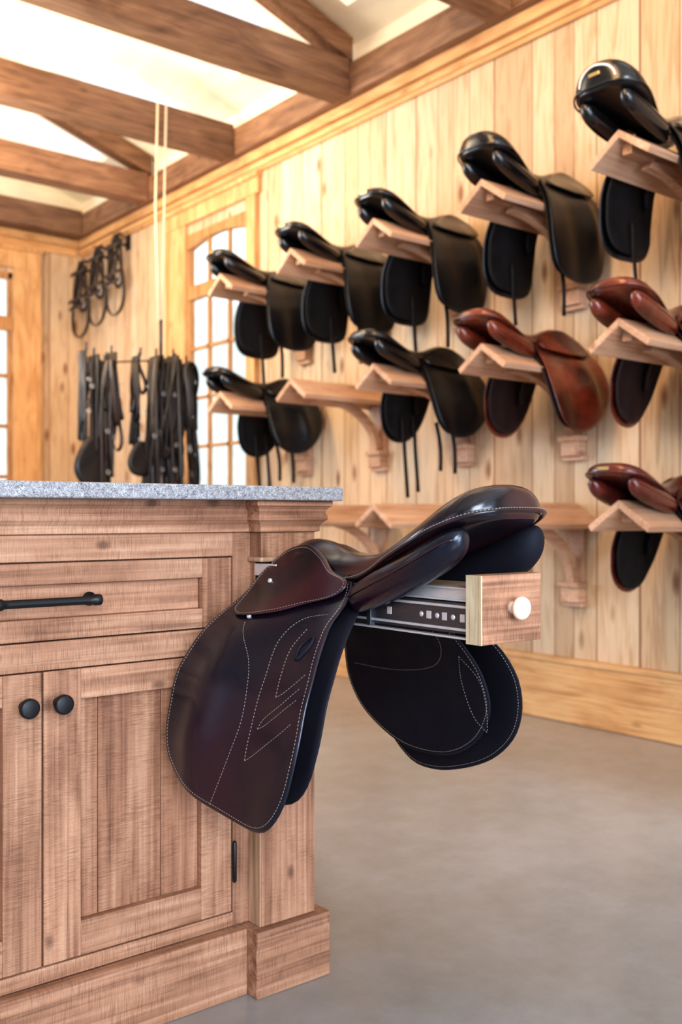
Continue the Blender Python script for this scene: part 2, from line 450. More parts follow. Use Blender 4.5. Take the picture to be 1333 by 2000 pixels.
PAN = [(1.002, .081, .866, .006, .008), (1.008, .081, .862, .019, .020), (1.03, .081, .852, .029, .030), (1.08, .082, .828, .033, .031),
       (1.14, .080, .803, .033, .031), (1.20, .076, .781, .031, .030), (1.24, .071, .768, .028, .027), (1.265, .064, .762, .022, .024), (1.28, .054, .760, .014, .020),
       (1.30, .044, .765, .010, .018), (1.36, .036, .775, .010, .025), (1.44, .034, .785, .012, .03), (1.50, .034, .79, .004, .01)]

def build_saddle(kind, Ls, Lf, Lu, main=False, up=0.0, plate=False, beads=False, straps=(), Lp=None):
    O = O_MAIN
    root = empty('saddle', O)
    V = []; F = []; nt_ = 17; ring = None; welt = {1: [], -1: []}
    for (Y, w, zw, zt, zc) in STN:
        k = up*max(0, min(1, (1.22-Y)/.2))
        w *= 1+up*3*max(0, min(1, (1.2-Y)/.15))
        if not main:
            w *= 1+.14*max(0, min(1, (1.2-Y)/.15))
            k -= .010*max(0, min(1, (1.12-Y)/.1))
        zt += k; zc += k
        row = []
        for i in range(nt_):
            s = math.sin((-1+2*i/(nt_-1))*math.pi/2)
            z = zw+(zt-zw)*max(0, 1-abs(s)**2.8)**.5+(zc-zt)*math.exp(-(s/.55)**2)
            row.append((O[0]+w*s, Y, z))
        for s in (.86, .4, 0, -.4, -.86): row.append((O[0]+w*s, Y, zw-.012))
        ring = len(row); V += row
        for sd in (1, -1):
            welt[sd].append(Vector((O[0]+sd*(w+.002), Y-(.005 if Y < .99 else 0), zw-.001)))
    for i in range(len(STN)-1):
        for k in range(ring):
            F.append((i*ring+k, i*ring+(k+1) % ring, (i+1)*ring+(k+1) % ring, (i+1)*ring+k))
    F.append(tuple(range(ring))[::-1]); F.append(tuple((len(STN)-1)*ring+k for k in range(ring)))
    seat = mesh('seat', V, F, Ls, root, smooth=True); subsurf(seat, 2 if main else 1)
    path = list(reversed(welt[-1][:11]))+welt[1][:11]
    cp = crom(path, 90, False)
    sweep('piping', [cp], Ls, root, .0036, n=10)
    if main:
        st = []
        for p in cp:
            d = Vector((p.x-O[0], (p.y-1.06)*1.0 if p.y < 1.06 else 0, 0)).normalized()
            st.append(p+d*.0026+Vector((0, 0, .0032)))
        stitches('stitching', [st], root, r=.0007)
    tk = 1.0 if main else 1.22
    for sd in (-1, 1):
        V = []; F = []; n = 20
        for (Y, off, z, rx, rz) in PAN:
            if sd > 0 and main: rz *= 1.3; z -= .004; off += .004
            for k in range(n):
                a = 2*math.pi*k/n
                V.append((O[0]+sd*(off+rx*math.cos(a)), Y, z-(tk-1)*rz*.6+rz*tk*math.sin(a)))
        for i in range(len(PAN)-1):
            for k in range(n):
                F.append((i*n+k, i*n+(k+1) % n, (i+1)*n+(k+1) % n, (i+1)*n+k))
        F.append(tuple(range(n))[::-1]); F.append(tuple((len(PAN)-1)*n+k for k in range(n)))
        subsurf(mesh('panel', V, F, Lf if sd < 0 and main else (Lp or Lu), root, smooth=True), 2 if main else 1)
        pp = [Vector((O[0]+sd*(off+rx*.98), Y, z+rz*.1)) for (Y, off, z, rx, rz) in PAN[1:8]]
        sweep('panel_seam', [crom(pp, 40, False)], Ls, root, .0014, n=6)
    f = {'jump_main': f_main, 'dress': f_dr, 'jump': f_jp}[kind]
    if main:
        sheet('flap', LEFT_FLAP, (.15, -.18), f_main, -1, .006, Lf, root, O, n=96, rings=24)
        sheet('sweat_flap', LEFT_SW, (.13, -.18), f_main, -1, .005, Lu, root, O, off=-.030)
        sheet('flap', RIGHT_OUT, (.13, -.2), f_ro, 1, .006, Lu, root, O)
        sheet('sweat_flap', RIGHT_SW, (.14, -.18), f_rs, 1, .006, Lu, root, O)
        for sd in (-1, 1): sheet('skirt', SKIRT, (.165, -.015), f_main, sd, .007, Ls, root, O, off=.011)
        def ring3(outl, c, func, side, k, off):
            pts = crom([(p[0], p[1], 0) for p in outl], 120); c = Vector((c[0], c[1], 0)); r = []
            for p in pts+[pts[0]]:
                d = (c-p).normalized(); q = p+d*k
                r.append((O[0]+side*(func(q.x, q.y)+off), O[1]+q.x, O[2]+q.y))
            return r
        def onflap(px, py, off=.0038):
            u = (px-666)/1936; dx = .624+.7815*u; dy = .7815-.624*u; dz = (1005-py)/1936
            X = .9
            for _ in range(60):
                t = X/dx; Xn = O[0]-f_main(t*dy-O[1], .9+t*dz-O[2])-off; X = X*.5+Xn*.5
            t = X/dx
            return Vector((X, t*dy, .9+t*dz))
        def flapline(pp, n):
            q = crom([onflap(*p) for p in pp], n, False)
            return [Vector((O[0]-f_main(v.y-O[1], v.z-O[2])-.0034, v.y, v.z)) for v in q]
        L1 = [ring3(LEFT_FLAP, (.15, -.18), f_main, -1, .009, .0036),
              flapline([(478, 1215), (485, 1290), (478, 1370), (452, 1460), (408, 1574)], 60),
              flapline([(640, 1200), (590, 1210), (545, 1250), (515, 1330), (490, 1420), (477, 1486)], 60),
              flapline([(477, 1486), (490, 1478), (510, 1462), (545, 1434), (568, 1414)], 20),
              flapline([(538, 1362), (550, 1356), (575, 1336), (597, 1317)], 20),
              flapline([(538, 1362), (548, 1320), (566, 1270), (600, 1228)], 40),
              flapline([(502, 1424), (515, 1418), (545, 1394), (578, 1368)], 20),
              flapline([(502, 1424), (515, 1404), (550, 1375), (585, 1345)], 20)]
        stitches('stitching', L1, root)
        stitches('stitching', [ring3(SKIRT, (.165, -.015), f_main, -1, .006, .0146)], root)
        stitches('stitching', [ring3(RIGHT_OUT, (.13, -.2), f_ro, 1, .007, -.0036)], root)
        stitches('stitching', [ring3(RIGHT_SW, (.14, -.18), f_rs, 1, .007, -.0036)], root)
        def rsw(y, z, off=-.0036): return Vector((O[0]+f_rs(y-1.25, z-.8)+off, y, z))
        stitches('stitching', [crom([rsw(*p) for p in [(1.55, .60), (1.45, .60), (1.36, .61), (1.30, .63), (1.27, .67), (1.28, .72)]], 50, False),
                 crom([rsw(*p) for p in [(1.235, .65), (1.25, .60), (1.235, .54), (1.205, .515)]], 40, False),
                 crom([rsw(*p) for p in [(1.235, .65), (1.205, .61), (1.20, .56), (1.205, .515)]], 40, False)], root)
        kp = [onflap(*p) for p in [(578, 1288), (584, 1266), (600, 1250), (612, 1246), (606, 1260), (592, 1276)]]
        sweep('keeper', [crom(kp, 30)], Lu, root, .0032, n=8, closed=True)
        for px, py, of in ((527, 1134, .017), (486, 1203, .006)):
            p = onflap(px, py, of)
            lathe('stud', p, (-1, -.25, .35), [(.0045, -.002), (.0045, .001), (.0035, .0022), (.001, .0026)], M_zinc, root, 16)
    else:
        out = DRESS if kind == 'dress' else JUMP
        for sd in (-1, 1):
            sheet('flap', out, (.12, -.18), f, sd, .007, Lf, root, O, n=48, rings=14)
            sheet('sweat_flap', [(.12+(a-.12)*.9-.012, -.18+(b+.18)*.92) for a, b in out], (.11, -.18), f, sd, .006, Lu, root, O, n=48, rings=8, off=-.026)
            sheet('skirt', SKIRT, (.165, -.015), f, sd, .009, Ls, root, O, n=48, rings=6, off=.016)
            sheet('knee_roll', [(.19, -.03), (.225, -.06), (.23, -.14), (.215, -.22), (.19, -.25), (.175, -.2), (.175, -.1), (.175, -.05)], (.2, -.14), f, sd, .022, Lu, root, O, n=32, rings=5, off=-.044)
    for sd, y, z0, z1 in straps:
        s = .12
        pts = [Vector((O[0]+sd*(s+.0), O[1]+y, O[2]+z0)), Vector((O[0]+sd*(s+.012), O[1]+y+.003, O[2]+(z0+z1)/2)), Vector((O[0]+sd*(s+.008), O[1]+y-.004, O[2]+z1))]
        sweep('billet_strap', [crom(pts, 10, False)], Lu, root, .012, .0025, 6, up=(1, 0, 0))
    if plate:
        V, F, I = boxgeo([(O[0]-.022, O[0]+.022, .966, .974, .912+up*.5, .924+up*.5)])
        bevel(mesh('name_plate', V, F, M_brass, root), .002)
    if beads:
        V = []; F = []
        for i in range(34):
            a = math.pi*(.06+.88*i/33)
            c = Vector((O[0]+.074*math.cos(a), .970+.012*abs(math.cos(a)), .902+(.030+up*.75)*math.sin(a)**.7))
            bm = bmesh.new(); bmesh.ops.create_uvsphere(bm, u_segments=8, v_segments=6, radius=.0046)
            k = len(V); V += [c+v.co for v in bm.verts]; F += [tuple(k+v.index for v in f_.verts) for f_ in bm.faces]; bm.free()
        mesh('bead_trim', V, F, M_crystal, root, smooth=True)
    return root

def place(root, loc, rot, pitch=0):
    root.location = loc; root.rotation_euler = (pitch, 0, rot); return root

def clone(root, loc, rot, pitch=0):
    r = root.copy(); COL.objects.link(r); r.location = loc; r.rotation_euler = (pitch, 0, rot)
    for c in root.children:
        k = c.copy(); k.parent = r; COL.objects.link(k)
        for g in c.children:
            q = g.copy(); q.parent = k; COL.objects.link(q)
    return r

main = build_saddle('jump_main', L_seat, L_main, L_under, main=True)
tag(main, 'dark burgundy leather jumping saddle with cream stitching on pull-out rail', 'saddle')

# ------------------------------------------------------------------ CABINET
cab = empty('cabinet', (.65, 2.0, 0))
tag(cab, 'rough-sawn reddish oak island cabinet with black hardware', 'cabinet')
boxes('body', [(.2, 1.166, 1.606, 2.45, .0, .926), (.2, 1.192, 1.7, 2.48, 0, .126)], [M_cabZ], cab)
FY = 1.585
boxes('face_frame', [(.2, .268, FY, 1.606, .126, .866), (1.005, 1.045, FY, 1.606, .126, .866),
                     (.268, 1.005, FY, 1.606, .822, .866, 1), (.268, 1.005, FY, 1.606, .642, .689, 1), (.268, 1.005, FY, 1.606, .126, .151, 1)], [M_cabZ, M_cabX], cab)
boxes('baseboard', [(.2, 1.0235, 1.562, 1.606, 0, .124)], [M_cabX], cab, .003)
for (x0, x1, kx, hx) in ((.2705, .6345, .604, None), (.6378, 1.0025, .662, 1.008)):
    ins = .065
    d = boxes('door', [(x0, x0+ins, FY+.001, 1.606, .1535, .6395), (x1-ins, x1, FY+.001, 1.606, .1535, .6395),
                       (x0+ins, x1-ins, FY+.001, 1.606, .1535, .212, 1), (x0+ins, x1-ins, FY+.001, 1.606, .588, .6395, 1)], [M_cabZ, M_cabX], cab)
    xm = x0+ins+(x1-x0-2*ins)*.68; xn = x0+ins+(x1-x0-2*ins)*.16
    boxes('door_panel', [(x0+ins, xn-.0006, 1.6015, 1.6055, .212, .588), (xn+.0006, xm-.0008, 1.6015, 1.6055, .212, .588), (xm+.0008, x1-ins, 1.6015, 1.6055, .212, .588)], [M_panel], d, .0006)
    lathe('knob', (kx, FY+.001, .587), (0, -1, 0), [(.009, 0), (.009, .004), (.006, .006), (.006, .016), (.0155, .019), (.0165, .022), (.0165, .028), (.0145, .031), (.013, .0315), (.001, .032)], M_black, d)
    if hx:
        boxes('hinge', [(hx-.004, hx+.002, FY-.005, FY+.001, .214, .280)], [M_black], d, .001)
        lathe('hinge_pin', (hx-.001, FY-.003, .208), (0, 0, 1), [(.002, 0), (.004, .003), (.004, .075), (.002, .078)], M_black, d, 12)
dr = boxes('drawer', [(.2705, .33, FY+.001, 1.606, .6915, .8195), (.940, 1.0025, FY+.001, 1.606, .6915, .8195),
                      (.33, .940, FY+.001, 1.606, .6915, .727, 1), (.33, .940, FY+.001, 1.606, .784, .8195, 1)], [M_cabZ, M_cabX], cab)
boxes('drawer_panel', [(.33, .94, 1.6015, 1.6055, .727, .784)], [M_cabX], dr)
hz = .757
lathe('handle', (.545, 1.556, hz), (1, 0, 0), [(.0085, 0), (.0095, .002), (.0095, .012), (.0075, .014), (.007, .022), (.007, .158), (.0075, .166), (.0095, .168), (.0095, .178), (.0085, .18)], M_black, dr)
for hx in (.553, .717):
    lathe('handle_post', (hx, FY+.001, hz), (0, -1, 0), [(.012, 0), (.012, .003), (.006, .005), (.006, .03)], M_black, dr, 16)
boxes('pilaster', [(1.043, 1.168, 1.545, 1.606, .126, .711, 0), (1.043, 1.168, 1.545, 1.606, .812, .866, 0),
                   (1.160, 1.168, 1.545, 1.606, .711, .812, 0), (1.043, 1.047, 1.57, 1.606, .711, .812, 0)], [M_cabZ], cab)
boxes('pilaster_edge', [(1.0405, 1.0432, 1.547, 1.585, .126, .711, 0)], [M_pale], cab, .0005)
boxes('pilaster_bead', [(1.036, 1.175, 1.537, 1.6, .811, .820)], [M_pale], cab, .003)
boxes('plinth_block', [(1.023, 1.195, 1.530, 1.70, 0, .125)], [M_cabX], cab, .003)
prof = [(0, .866), (.007, .868), (.007, .876), (.009, .881), (.014, .887), (.018, .890), (.018, .898), (.015, .903), (.017, .910), (.022, .915), (.025, .917), (.025, .9262), (0, .9262)]
def moulding(name, planf, mat):
    V = []; F = []
    for p, z in prof:
        for (x, y) in planf(p): V.append((x, y, z))
    m = len(planf(0))
    for i in range(len(prof)-1):
        for k in range(m-1): F.append((i*m+k, i*m+k+1, (i+1)*m+k+1, (i+1)*m+k))
    for k in (0, m-1): F.append(tuple(i*m+k for i in range(len(prof))))
    return mesh(name, V, F, mat, cab)
moulding('crown_moulding', lambda p: [(.2, FY-p), (1.043, FY-p)], M_cabX)
moulding('crown_moulding', lambda p: [(1.043-p, FY), (1.043-p, 1.545-p), (1.168+p, 1.545-p), (1.168+p, 2.45)], M_cabX)
# pull-out saddle rail
sd_ = boxes('pull_out_rail', [(1.066, 1.154, 1.017, 1.604, .770, .792)], [M_pale], cab, .002)
boxes('rail_front', [(1.0475, 1.176, .986, 1.016, .711, .812)], [M_cabX], sd_, .0015)
boxes('rail_front_edge', [(1.045, 1.0475, .9865, 1.0165, .7112, .8118)], [M_plywood], sd_, 0)
lathe('knob', (1.1105, .986, .763), (0, -1, 0), [(.010, 0), (.008, .004), (.0075, .008), (.011, .011), (.0165, .015), (.0175, .019), (.016, .023), (.011, .026), (.006, .027), (.0005, .0275)], M_knob, sd_)
sl = boxes('drawer_slide', [(1.058, 1.0615, 1.018, 1.60, .728, .764, 1), (1.0545, 1.0615, 1.018, 1.60, .761, .765), (1.0545, 1.0615, 1.018, 1.60, .727, .731),
                       (1.0615, 1.066, 1.017, 1.604, .722, .768, 1), (1.154, 1.159, 1.017, 1.604, .722, .768, 1)], [M_zinc, M_steel], sd_, .0005)
boxes('rail_channel', [(1.0585, 1.0655, 1.017, 1.60, .7705, .7735), (1.0585, 1.0655, 1.017, 1.60, .7885, .7915), (1.0632, 1.0655, 1.017, 1.60, .7705, .7915)], [M_zinc], sd_, .0004)
for i, y in enumerate([1.036, 1.056, 1.074, 1.090, 1.108, 1.125, 1.20]):
    if i % 2: lathe('slide_screw', (1.0582, y, .746), (-1, 0, 0), [(.0045, 0), (.0045, .0008), (.003, .0016), (.0005, .0017)], M_zinc, sl, 12)
    else: boxes('slide_fixing', [(1.0572, 1.0585, y-.005, y+.005, .740, .752)], [M_zinc], sl, .0004)
boxes('slide_bracket', [(1.052, 1.062, 1.24, 1.25, .715, .772)], [M_steel], sd_, .0006)
boxes('slide_lip', [(1.05, 1.062, 1.018, 1.30, .7155, .7185)], [M_zinc], sd_, .0006)
boxes('inner_slide', [(1.0445, 1.056, 1.50, 1.60, .785, .808)], [M_zinc], cab, .001)

wt = boxes('worktop', [(.1, 1.208, 1.505, 2.55, .9264, .9528)], [M_granite], None, .003)
tag(wt, 'speckled grey granite worktop on the island cabinet', 'countertop')

# ------------------------------------------------------------------ ROOM
XW, YF = 3.46, 7.79
XO, YO = XW+.045, YF+.045
XL = -4.0
structure(boxes('floor', [(XL, 3.6, -3.5, 7.95, -.1, 0)], [M_floor], None, 0))
wy0, wy1, wz0, wz1 = 5.27, 6.03, .95, 2.80
structure(boxes('wall_right', [(XW, XO, -3.5, wy0, 0, 3.34), (XW, XO, wy1, YO, 0, 3.34), (XW, XO, wy0, wy1, 0, wz0), (XW, XO, wy0, wy1, wz1, 3.34)], [M_wallR], None, 0))
fx0, fx1, fz0, fz1 = 1.95, 2.875, .5, 2.82
structure(boxes('wall_back', [(XL, -2.4, YF, YO, 0, 3.34), (-2.4, -.2, YF, YO, 0, .4), (-2.4, -.2, YF, YO, 2.85, 3.34), (-.2, fx0, YF, YO, 0, 3.34),
                              (fx1, XW, YF, YO, 0, 3.34), (fx0, fx1, YF, YO, 0, fz0), (fx0, fx1, YF, YO, fz1, 3.34)], [M_wallF], None, 0))
bx = []
for x in (-2.4, -1.7, -.97, -.25): bx.append((x, x+.05, YF, YF+.04, .4, 2.85))
for z in (.4, 1.2, 2.0, 2.8): bx.append((-2.4, -.2, YF, YF+.04, z, z+.05))
structure(boxes('added_window', bx, [M_win], None, .002))  # unseen window, added so the flap's knee area reflects something bright
lw = [(-2.6, -1.2), (.9, 2.3), (4.3, 5.6)]
bx = []; p = -3.5
for a, b in lw: bx += [(XL-.05, XL, p, a, 0, 3.34), (XL-.05, XL, a, b, 0, .7), (XL-.05, XL, a, b, 2.7, 3.34)]; p = b
bx.append((XL-.05, XL, p, YO, 0, 3.34))
structure(boxes('wall_left', bx, [M_unseen_wall], None, 0))  # unseen left wall with openings, added to shape the saddle's reflections
structure(boxes('wall_front', [(XL, -2.2, -3.55, -3.5, 0, 3.34), (2.4, XO, -3.55, -3.5, 0, 3.34), (-2.2, 2.4, -3.55, -3.5, 2.9, 3.34)], [M_unseen_wall], None, 0))  # unseen wall behind the camera, added to darken the reflected surroundings
structure(boxes('wall_outside', [(1.2, 9, 12.0, 12.2, -.1, 3.9), (8.8, 9.0, 2, 12, -.1, 3.9), (8.75, 8.8, 9.3, 10.3, .8, 2.2), (8.75, 8.8, 6.6, 7.6, .8, 2.2)], [M_outside], None, 0))
structure(boxes('trim_6', [(XW, XO, -3.5, YO, 3.341, 3.6), (XL, XW-.001, YF, YO, 3.341, 5.0)], [M_ceil], None, 0))
structure(boxes('baseboard_right', [(XW-.03, XW-.0005, -1, YF-.001, .001, .255), (XW-.038, XW-.0005, -1, YF-.001, .255, .28)], [M_trimY], None, .004))
structure(boxes('trim_1', [(XW-.02, XW-.0005, -1, YF-.001, 3.03, 3.10), (XW-.035, XW-.0005, -1, YF-.001, 3.055, 3.085), (XW-.05, XW-.0005, -1, YF-.001, 3.10, 3.16)], [M_trimY], None, .006))
structure(boxes('trim_2', [(-2, XW-.051, YF-.02, YF-.0005, 3.03, 3.10), (-2, XW-.051, YF-.05, YF-.0005, 3.10, 3.16)], [M_trimX], None, .006))
cz = 3.0
structure(boxes('trim_3', [(XW-.03, XW-.0005, wy0-.125, wy0-.005, .9, cz-.1), (XW-.03, XW-.0005, wy1+.005, wy1+.26, .9, cz-.1), (XW-.034, XW-.0005, wy0-.15, wy1+.28, cz-.1, cz),
                     (XW-.05, XW-.0005, wy0-.16, wy1+.29, cz, cz+.03), (XW-.044, XW-.03, wy0-.125, wy0-.10, .9, cz-.1), (XW-.044, XW-.03, wy1+.235, wy1+.26, .9, cz-.1)], [M_trimZ], None, .004))
bx = [(XW-.0, XW+.04, wy0, wy0+.02, wz0, wz1), (XW-.0, XW+.04, wy1-.02, wy1, wz0, wz1), (XW-.01, XW+.04, wy0, wy1, 2.38, 2.47), (XW, XW+.04, wy0, wy1, wz0, wz0+.06)]
for y in (wy0+.253, wy0+.507): bx.append((XW+.008, XW+.034, y-.011, y+.011, wz0, wz1))
for z in (1.03, 1.365, 1.70, 2.04): bx.append((XW+.008, XW+.034, wy0, wy1, z-.011, z+.011))
V, F, I = boxgeo(bx)
k = len(V); n = 16
for i in range(n+1):
    y = wy0+(wy1-wy0)*i/n; za = 2.725+.05*math.sin(math.pi*i/n)
    for (x, z) in ((XW-.01, za), (XW-.01, 2.83), (XW+.04, 2.83), (XW+.04, za)): V.append((x, y, z))
for i in range(n):
    for j in range(4): F.append((k+4*i+j, k+4*i+(j+1) % 4, k+4*i+4+(j+1) % 4, k+4*i+4+j))
structure(mesh('window_1', V, F, M_win))
structure(boxes('trim_4', [(fx1+.005, fx1+.205, YF-.03, YF-.0005, .4, 3.0), (fx1+.185, fx1+.225, YF-.045, YF-.0005, .4, 3.0), (fx0-.25, fx1+.225, YF-.034, YF-.0005, 2.86, 3.0), (fx0-.28, fx1+.245, YF-.05, YF-.0005, 3.0, 3.03),
                     (fx0-.24, fx0-.005, YF-.03, YF-.0005, .4, 2.9)], [M_trimZ], None, .004))
bx = [(fx0, fx1, YF-.01, YF+.04, 2.36, 2.47), (fx1-.035, fx1, YF, YF+.04, fz0, fz1), (fx0, fx0+.05, YF, YF+.04, fz0, fz1), (fx0, fx1, YF, YF+.04, fz1-.05, fz1), (fx0, fx1, YF, YF+.04, fz0, fz0+.06)]
for x in (fx0+.3, fx0+.59): bx.append((x-.014, x+.014, YF+.01, YF+.03, fz0, fz1))
for z in (.85, 1.2, 1.6, 2.0): bx.append((fx0, fx1, YF+.01, YF+.03, z-.016, z+.016))
structure(boxes('window_2', bx, [M_win], None, .002))

# roof timbers
structure(boxes('trim_5', [(3.36, XW-.0005, -1, YF-.001, 3.161, 3.33)], [M_beamY], None, .006))
BY = [1.83, 2.98, 4.13, 5.28, 6.42, 7.55]
for i, y in enumerate(BY):
    bm_ = boxes('ceiling_beam', [(XL+.01, 3.359, y, y+.15, 3.15, 3.35)], [M_beam], None, .008)
    tag(bm_, 'brown stained timber tie beam spanning under the vaulted ceiling', 'beam', 'timber roof beams')
    if i not in (2, 4): continue
    x0, z0, x1, z1 = 3.40, 3.352, 0.0, 3.352+.33*3.4
    V = []
    for yy in (y+.02, y+.13):
        V += [(x0, yy, z0), (x1, yy, z1), (x1, yy, z1+.13), (x0, yy, z0+.13)]
    rf = mesh('rafter', V, [(0, 1, 2, 3), (7, 6, 5, 4), (0, 4, 5, 1), (1, 5, 6, 2), (2, 6, 7, 3), (3, 7, 4, 0)], M_beam); bevel(rf, .006)
    tag(rf, 'brown stained sloping timber rafter above a tie beam', 'rafter', 'timber rafters')
def cz_(x): return 3.352+.142+.33*(3.40-max(x, 0))+.01+(.33*x if x < 0 else 0)
V = []; F = []
def cq(xa, xb, ya, yb):
    k = len(V)
    for x, y in ((xa, ya), (xb, ya), (xb, yb), (xa, yb)): V.append((x, y, cz_(x)))
    for x, y in ((xa, ya), (xb, ya), (xb, yb), (xa, yb)): V.append((x, y, cz_(x)+.06))
    F.extend([(k, k+1, k+2, k+3), (k+4, k+7, k+6, k+5), (k, k+4, k+5, k+1), (k+1, k+5, k+6, k+2), (k+2, k+6, k+7, k+3), (k+3, k+7, k+4, k)])
sxa, sxb = 2.3, 3.25
cq(sxb, 3.6, -3.55, 7.95); cq(0, sxa, -3.55, 7.95); cq(XL-.1, 0, -3.55, 7.95)
prev = -3.55
for y in [-.5, .7]+BY[1:]:
    a, b = y+.43, y+1.04
    if y > 7: break
    cq(sxa, sxb, prev, a); prev = b
cq(sxa, sxb, prev, 7.95)
structure(mesh('ceiling', V, F, M_ceil))

# ------------------------------------------------------------------ SADDLE RACKS
def build_rack(c):
    x0, x1, y, z = 2.86, XW-.001, c[0], c[1]
    r = empty('saddle_rack', (XW, y, z))
    V = []; F = []
    hw, dp = .128, .090
    for sg in (-1, 1):
        k = len(V)
        for x in (x0, x1):
            V += [(x, y, z), (x, y+sg*hw, z-dp), (x, y+sg*(hw-.013), z-dp-.021), (x, y, z-.029)]
        F += [(k, k+1, k+2, k+3), (k+7, k+6, k+5, k+4), (k, k+4, k+5, k+1), (k+1, k+5, k+6, k+2), (k+2, k+6, k+7, k+3), (k+3, k+7, k+4, k)]
    t = mesh('rack_top', V, F, M_rack, r); bevel(t, .003)
    V = []; F = []
    n = 16; yb = .02
    for i in range(n+1):
        a = math.pi/2*i/n
        xx, zz = (x1-.012-.40*(1-math.cos(a)), z-.34+.275*math.sin(a))
        xi, zi = (x1-.012-.04-.385*(1-math.cos(a)), z-.34+.24*math.sin(a))
        V += [(xx, y-yb, zz), (xx, y+yb, zz), (xi, y+yb, zi), (xi, y-yb, zi)]
    for i in range(n):
        for j in range(4): F.append((4*i+j, 4*i+(j+1) % 4, 4*i+4+(j+1) % 4, 4*i+4+j))
    F += [(0, 1, 2, 3), (4*n+3, 4*n+2, 4*n+1, 4*n)]
    bevel(mesh('rack_brace', V, F, M_rack, r), .002)
    boxes('bearer', [(x0+.05, x1, y-.02, y+.02, z-.075, z-.028)], [M_rack], r, .003)
    boxes('corbel', [(x1-.07, x1, y-.055, y+.055, z-.362, z-.338), (x1-.055, x1, y-.047, y+.047, z-.425, z-.362), (x1-.035, x1, y-.055, y+.055, z-.445, z-.425), (x1-.018, x1, y-.047, y+.047, z-.338, z-.1)], [M_rack], r, .004)
    return r
cols = [2.06, 2.70, 3.355, 3.985, 4.645]
rows = [2.22, 1.575, .95]
base = build_rack((cols[0], rows[0]))
labels = {(3, 1): 'empty gabled oak wall rack with curved brace, no saddle', (1, 2): 'empty gabled oak wall rack with curved brace, no saddle',
          (2, 2): 'empty gabled oak wall rack with curved brace, no saddle', (3, 2): 'empty gabled oak wall rack with curved brace, no saddle'}
for ri, z in enumerate(rows):
    for ci, y in enumerate(cols):
        if ri == 2 and ci == 4: continue
        r = base if (ri, ci) == (0, 0) else clone(base, (XW, y, z), 0)
        tag(r, labels.get((ci, ri), 'gabled oak wall rack with curved brace under a saddle'), 'saddle rack', 'oak saddle racks on the board wall')

R = -math.pi/2
PT = math.radians(6.5)
XS = 3.10
GR = 'saddles on wall racks'
kA = build_saddle('dress', L_black, L_flapb, L_matte, up=.055, plate=True, beads=True, straps=[(-1, .05, -.3, -.56), (1, .05, -.3, -.56), (1, .10, -.3, -.54)], Lp=L_black)
place(kA, (XS-.06, cols[0]+.01, rows[0]+.055), R, PT*1.3); tag(kA, 'black dressage saddle with silver bead trim on high cantle', 'saddle', GR)
kA2 = build_saddle('dress', L_black, L_flapb, L_matte, up=.032, straps=[(-1, .05, -.3, -.56), (1, .05, -.3, -.56)], Lp=L_black)
place(kA2, (XS, cols[1], rows[0]+.035), R, PT); tag(kA2, 'black dressage saddle with high rounded glossy cantle', 'saddle', GR)
kB = build_saddle('dress', L_black, L_flapb, L_matte, plate=True, straps=[(1, .04, -.3, -.58), (-1, .08, -.3, -.6)], Lp=L_black)
place(kB, (XS, cols[2], rows[0]+.015), R, PT); tag(kB, 'black dressage saddle with brass cantle plate and long flaps', 'saddle', GR)
for c, yaw, pt in ((3, .03, 1.1), (4, -.03, .85)):
    k = clone(kB, (XS, cols[c], rows[0]+.015), R+yaw, PT*pt); tag(k, 'black dressage saddle with brass cantle plate and long flaps', 'saddle', GR)
kC = build_saddle('jump', L_black, L_flapb, L_matte, straps=[(-1, .06, -.25, -.64), (1, .04, -.3, -.52), (1, .13, -.3, -.54), (-1, .13, -.25, -.62)], Lp=L_black)
place(kC, (XS-.04, cols[2], rows[1]+.035), R, PT); tag(kC, 'glossy black jumping saddle with hanging girth straps', 'saddle', GR)
k = clone(kC, (XS-.02, cols[4], rows[1]+.025), R-.04, PT); tag(k, 'glossy black jumping saddle with hanging girth straps', 'saddle', GR)
kD = build_saddle('jump', L_brown, L_brown, L_dkbrown, Lp=L_brown)
place(kD, (XS-.03, cols[1], rows[1]+.02), R, PT); tag(kD, 'chestnut brown leather jumping saddle with dark lining', 'saddle', GR)
k = clone(kD, (XS-.03, cols[0], rows[1]+.02), R+.03, PT); tag(k, 'chestnut brown leather jumping saddle with dark lining', 'saddle', GR)
kE = build_saddle('jump', L_ox, L_ox, L_matte, plate=True, Lp=L_ox)
place(kE, (XS-.03, cols[0], rows[2]+.02), R, PT); tag(kE, 'oxblood leather saddle with small brass cantle plate', 'saddle', GR)

# ------------------------------------------------------------------ BRIDLES
def build_bridle(c):
    X, Y, Z = c
    r = empty('bridle', c)
    def loop(cy, cz2, w, h, dx=0, tilt=0, n=40, bulge=0):
        return [Vector((X+dx+tilt*math.cos(2*math.pi*i/n), Y+cy+w*math.sin(2*math.pi*i/n)*(1+bulge*math.cos(2*math.pi*i/n)), Z+cz2+h*math.cos(2*math.pi*i/n))) for i in range(n)]
    sweep('headpiece', [loop(0, -.2, .075, .2, .0, -.01), loop(.01, -.19, .06, .17, -.03, .02)], L_strap2, r, .006, .014, 6, True, (1, 0, 0))
    sweep('browband', [loop(0, -.08, .10, .04, -.03, .05)], L_strap2, r, .006, .013, 6, True, (1, 0, 0))
    sweep('noseband', [loop(0, -.30, .11, .04, -.04, .06), loop(0, -.36, .09, .035, -.04, .05)], L_strap2, r, .006, .014, 6, True, (1, 0, 0))
    sweep('rein', [loop(.0, -.37, .14, .24, -.015, 0, 48, -.4)], L_strap2, r, .006, .014, 6, True, (1, 0, 0))
    for s in (.08, -.08):
        sweep('bit_ring', [loop(s, -.36, .03, .03, -.03)], M_zinc, r, .003, None, 6, True, (1, 0, 0))
    return r
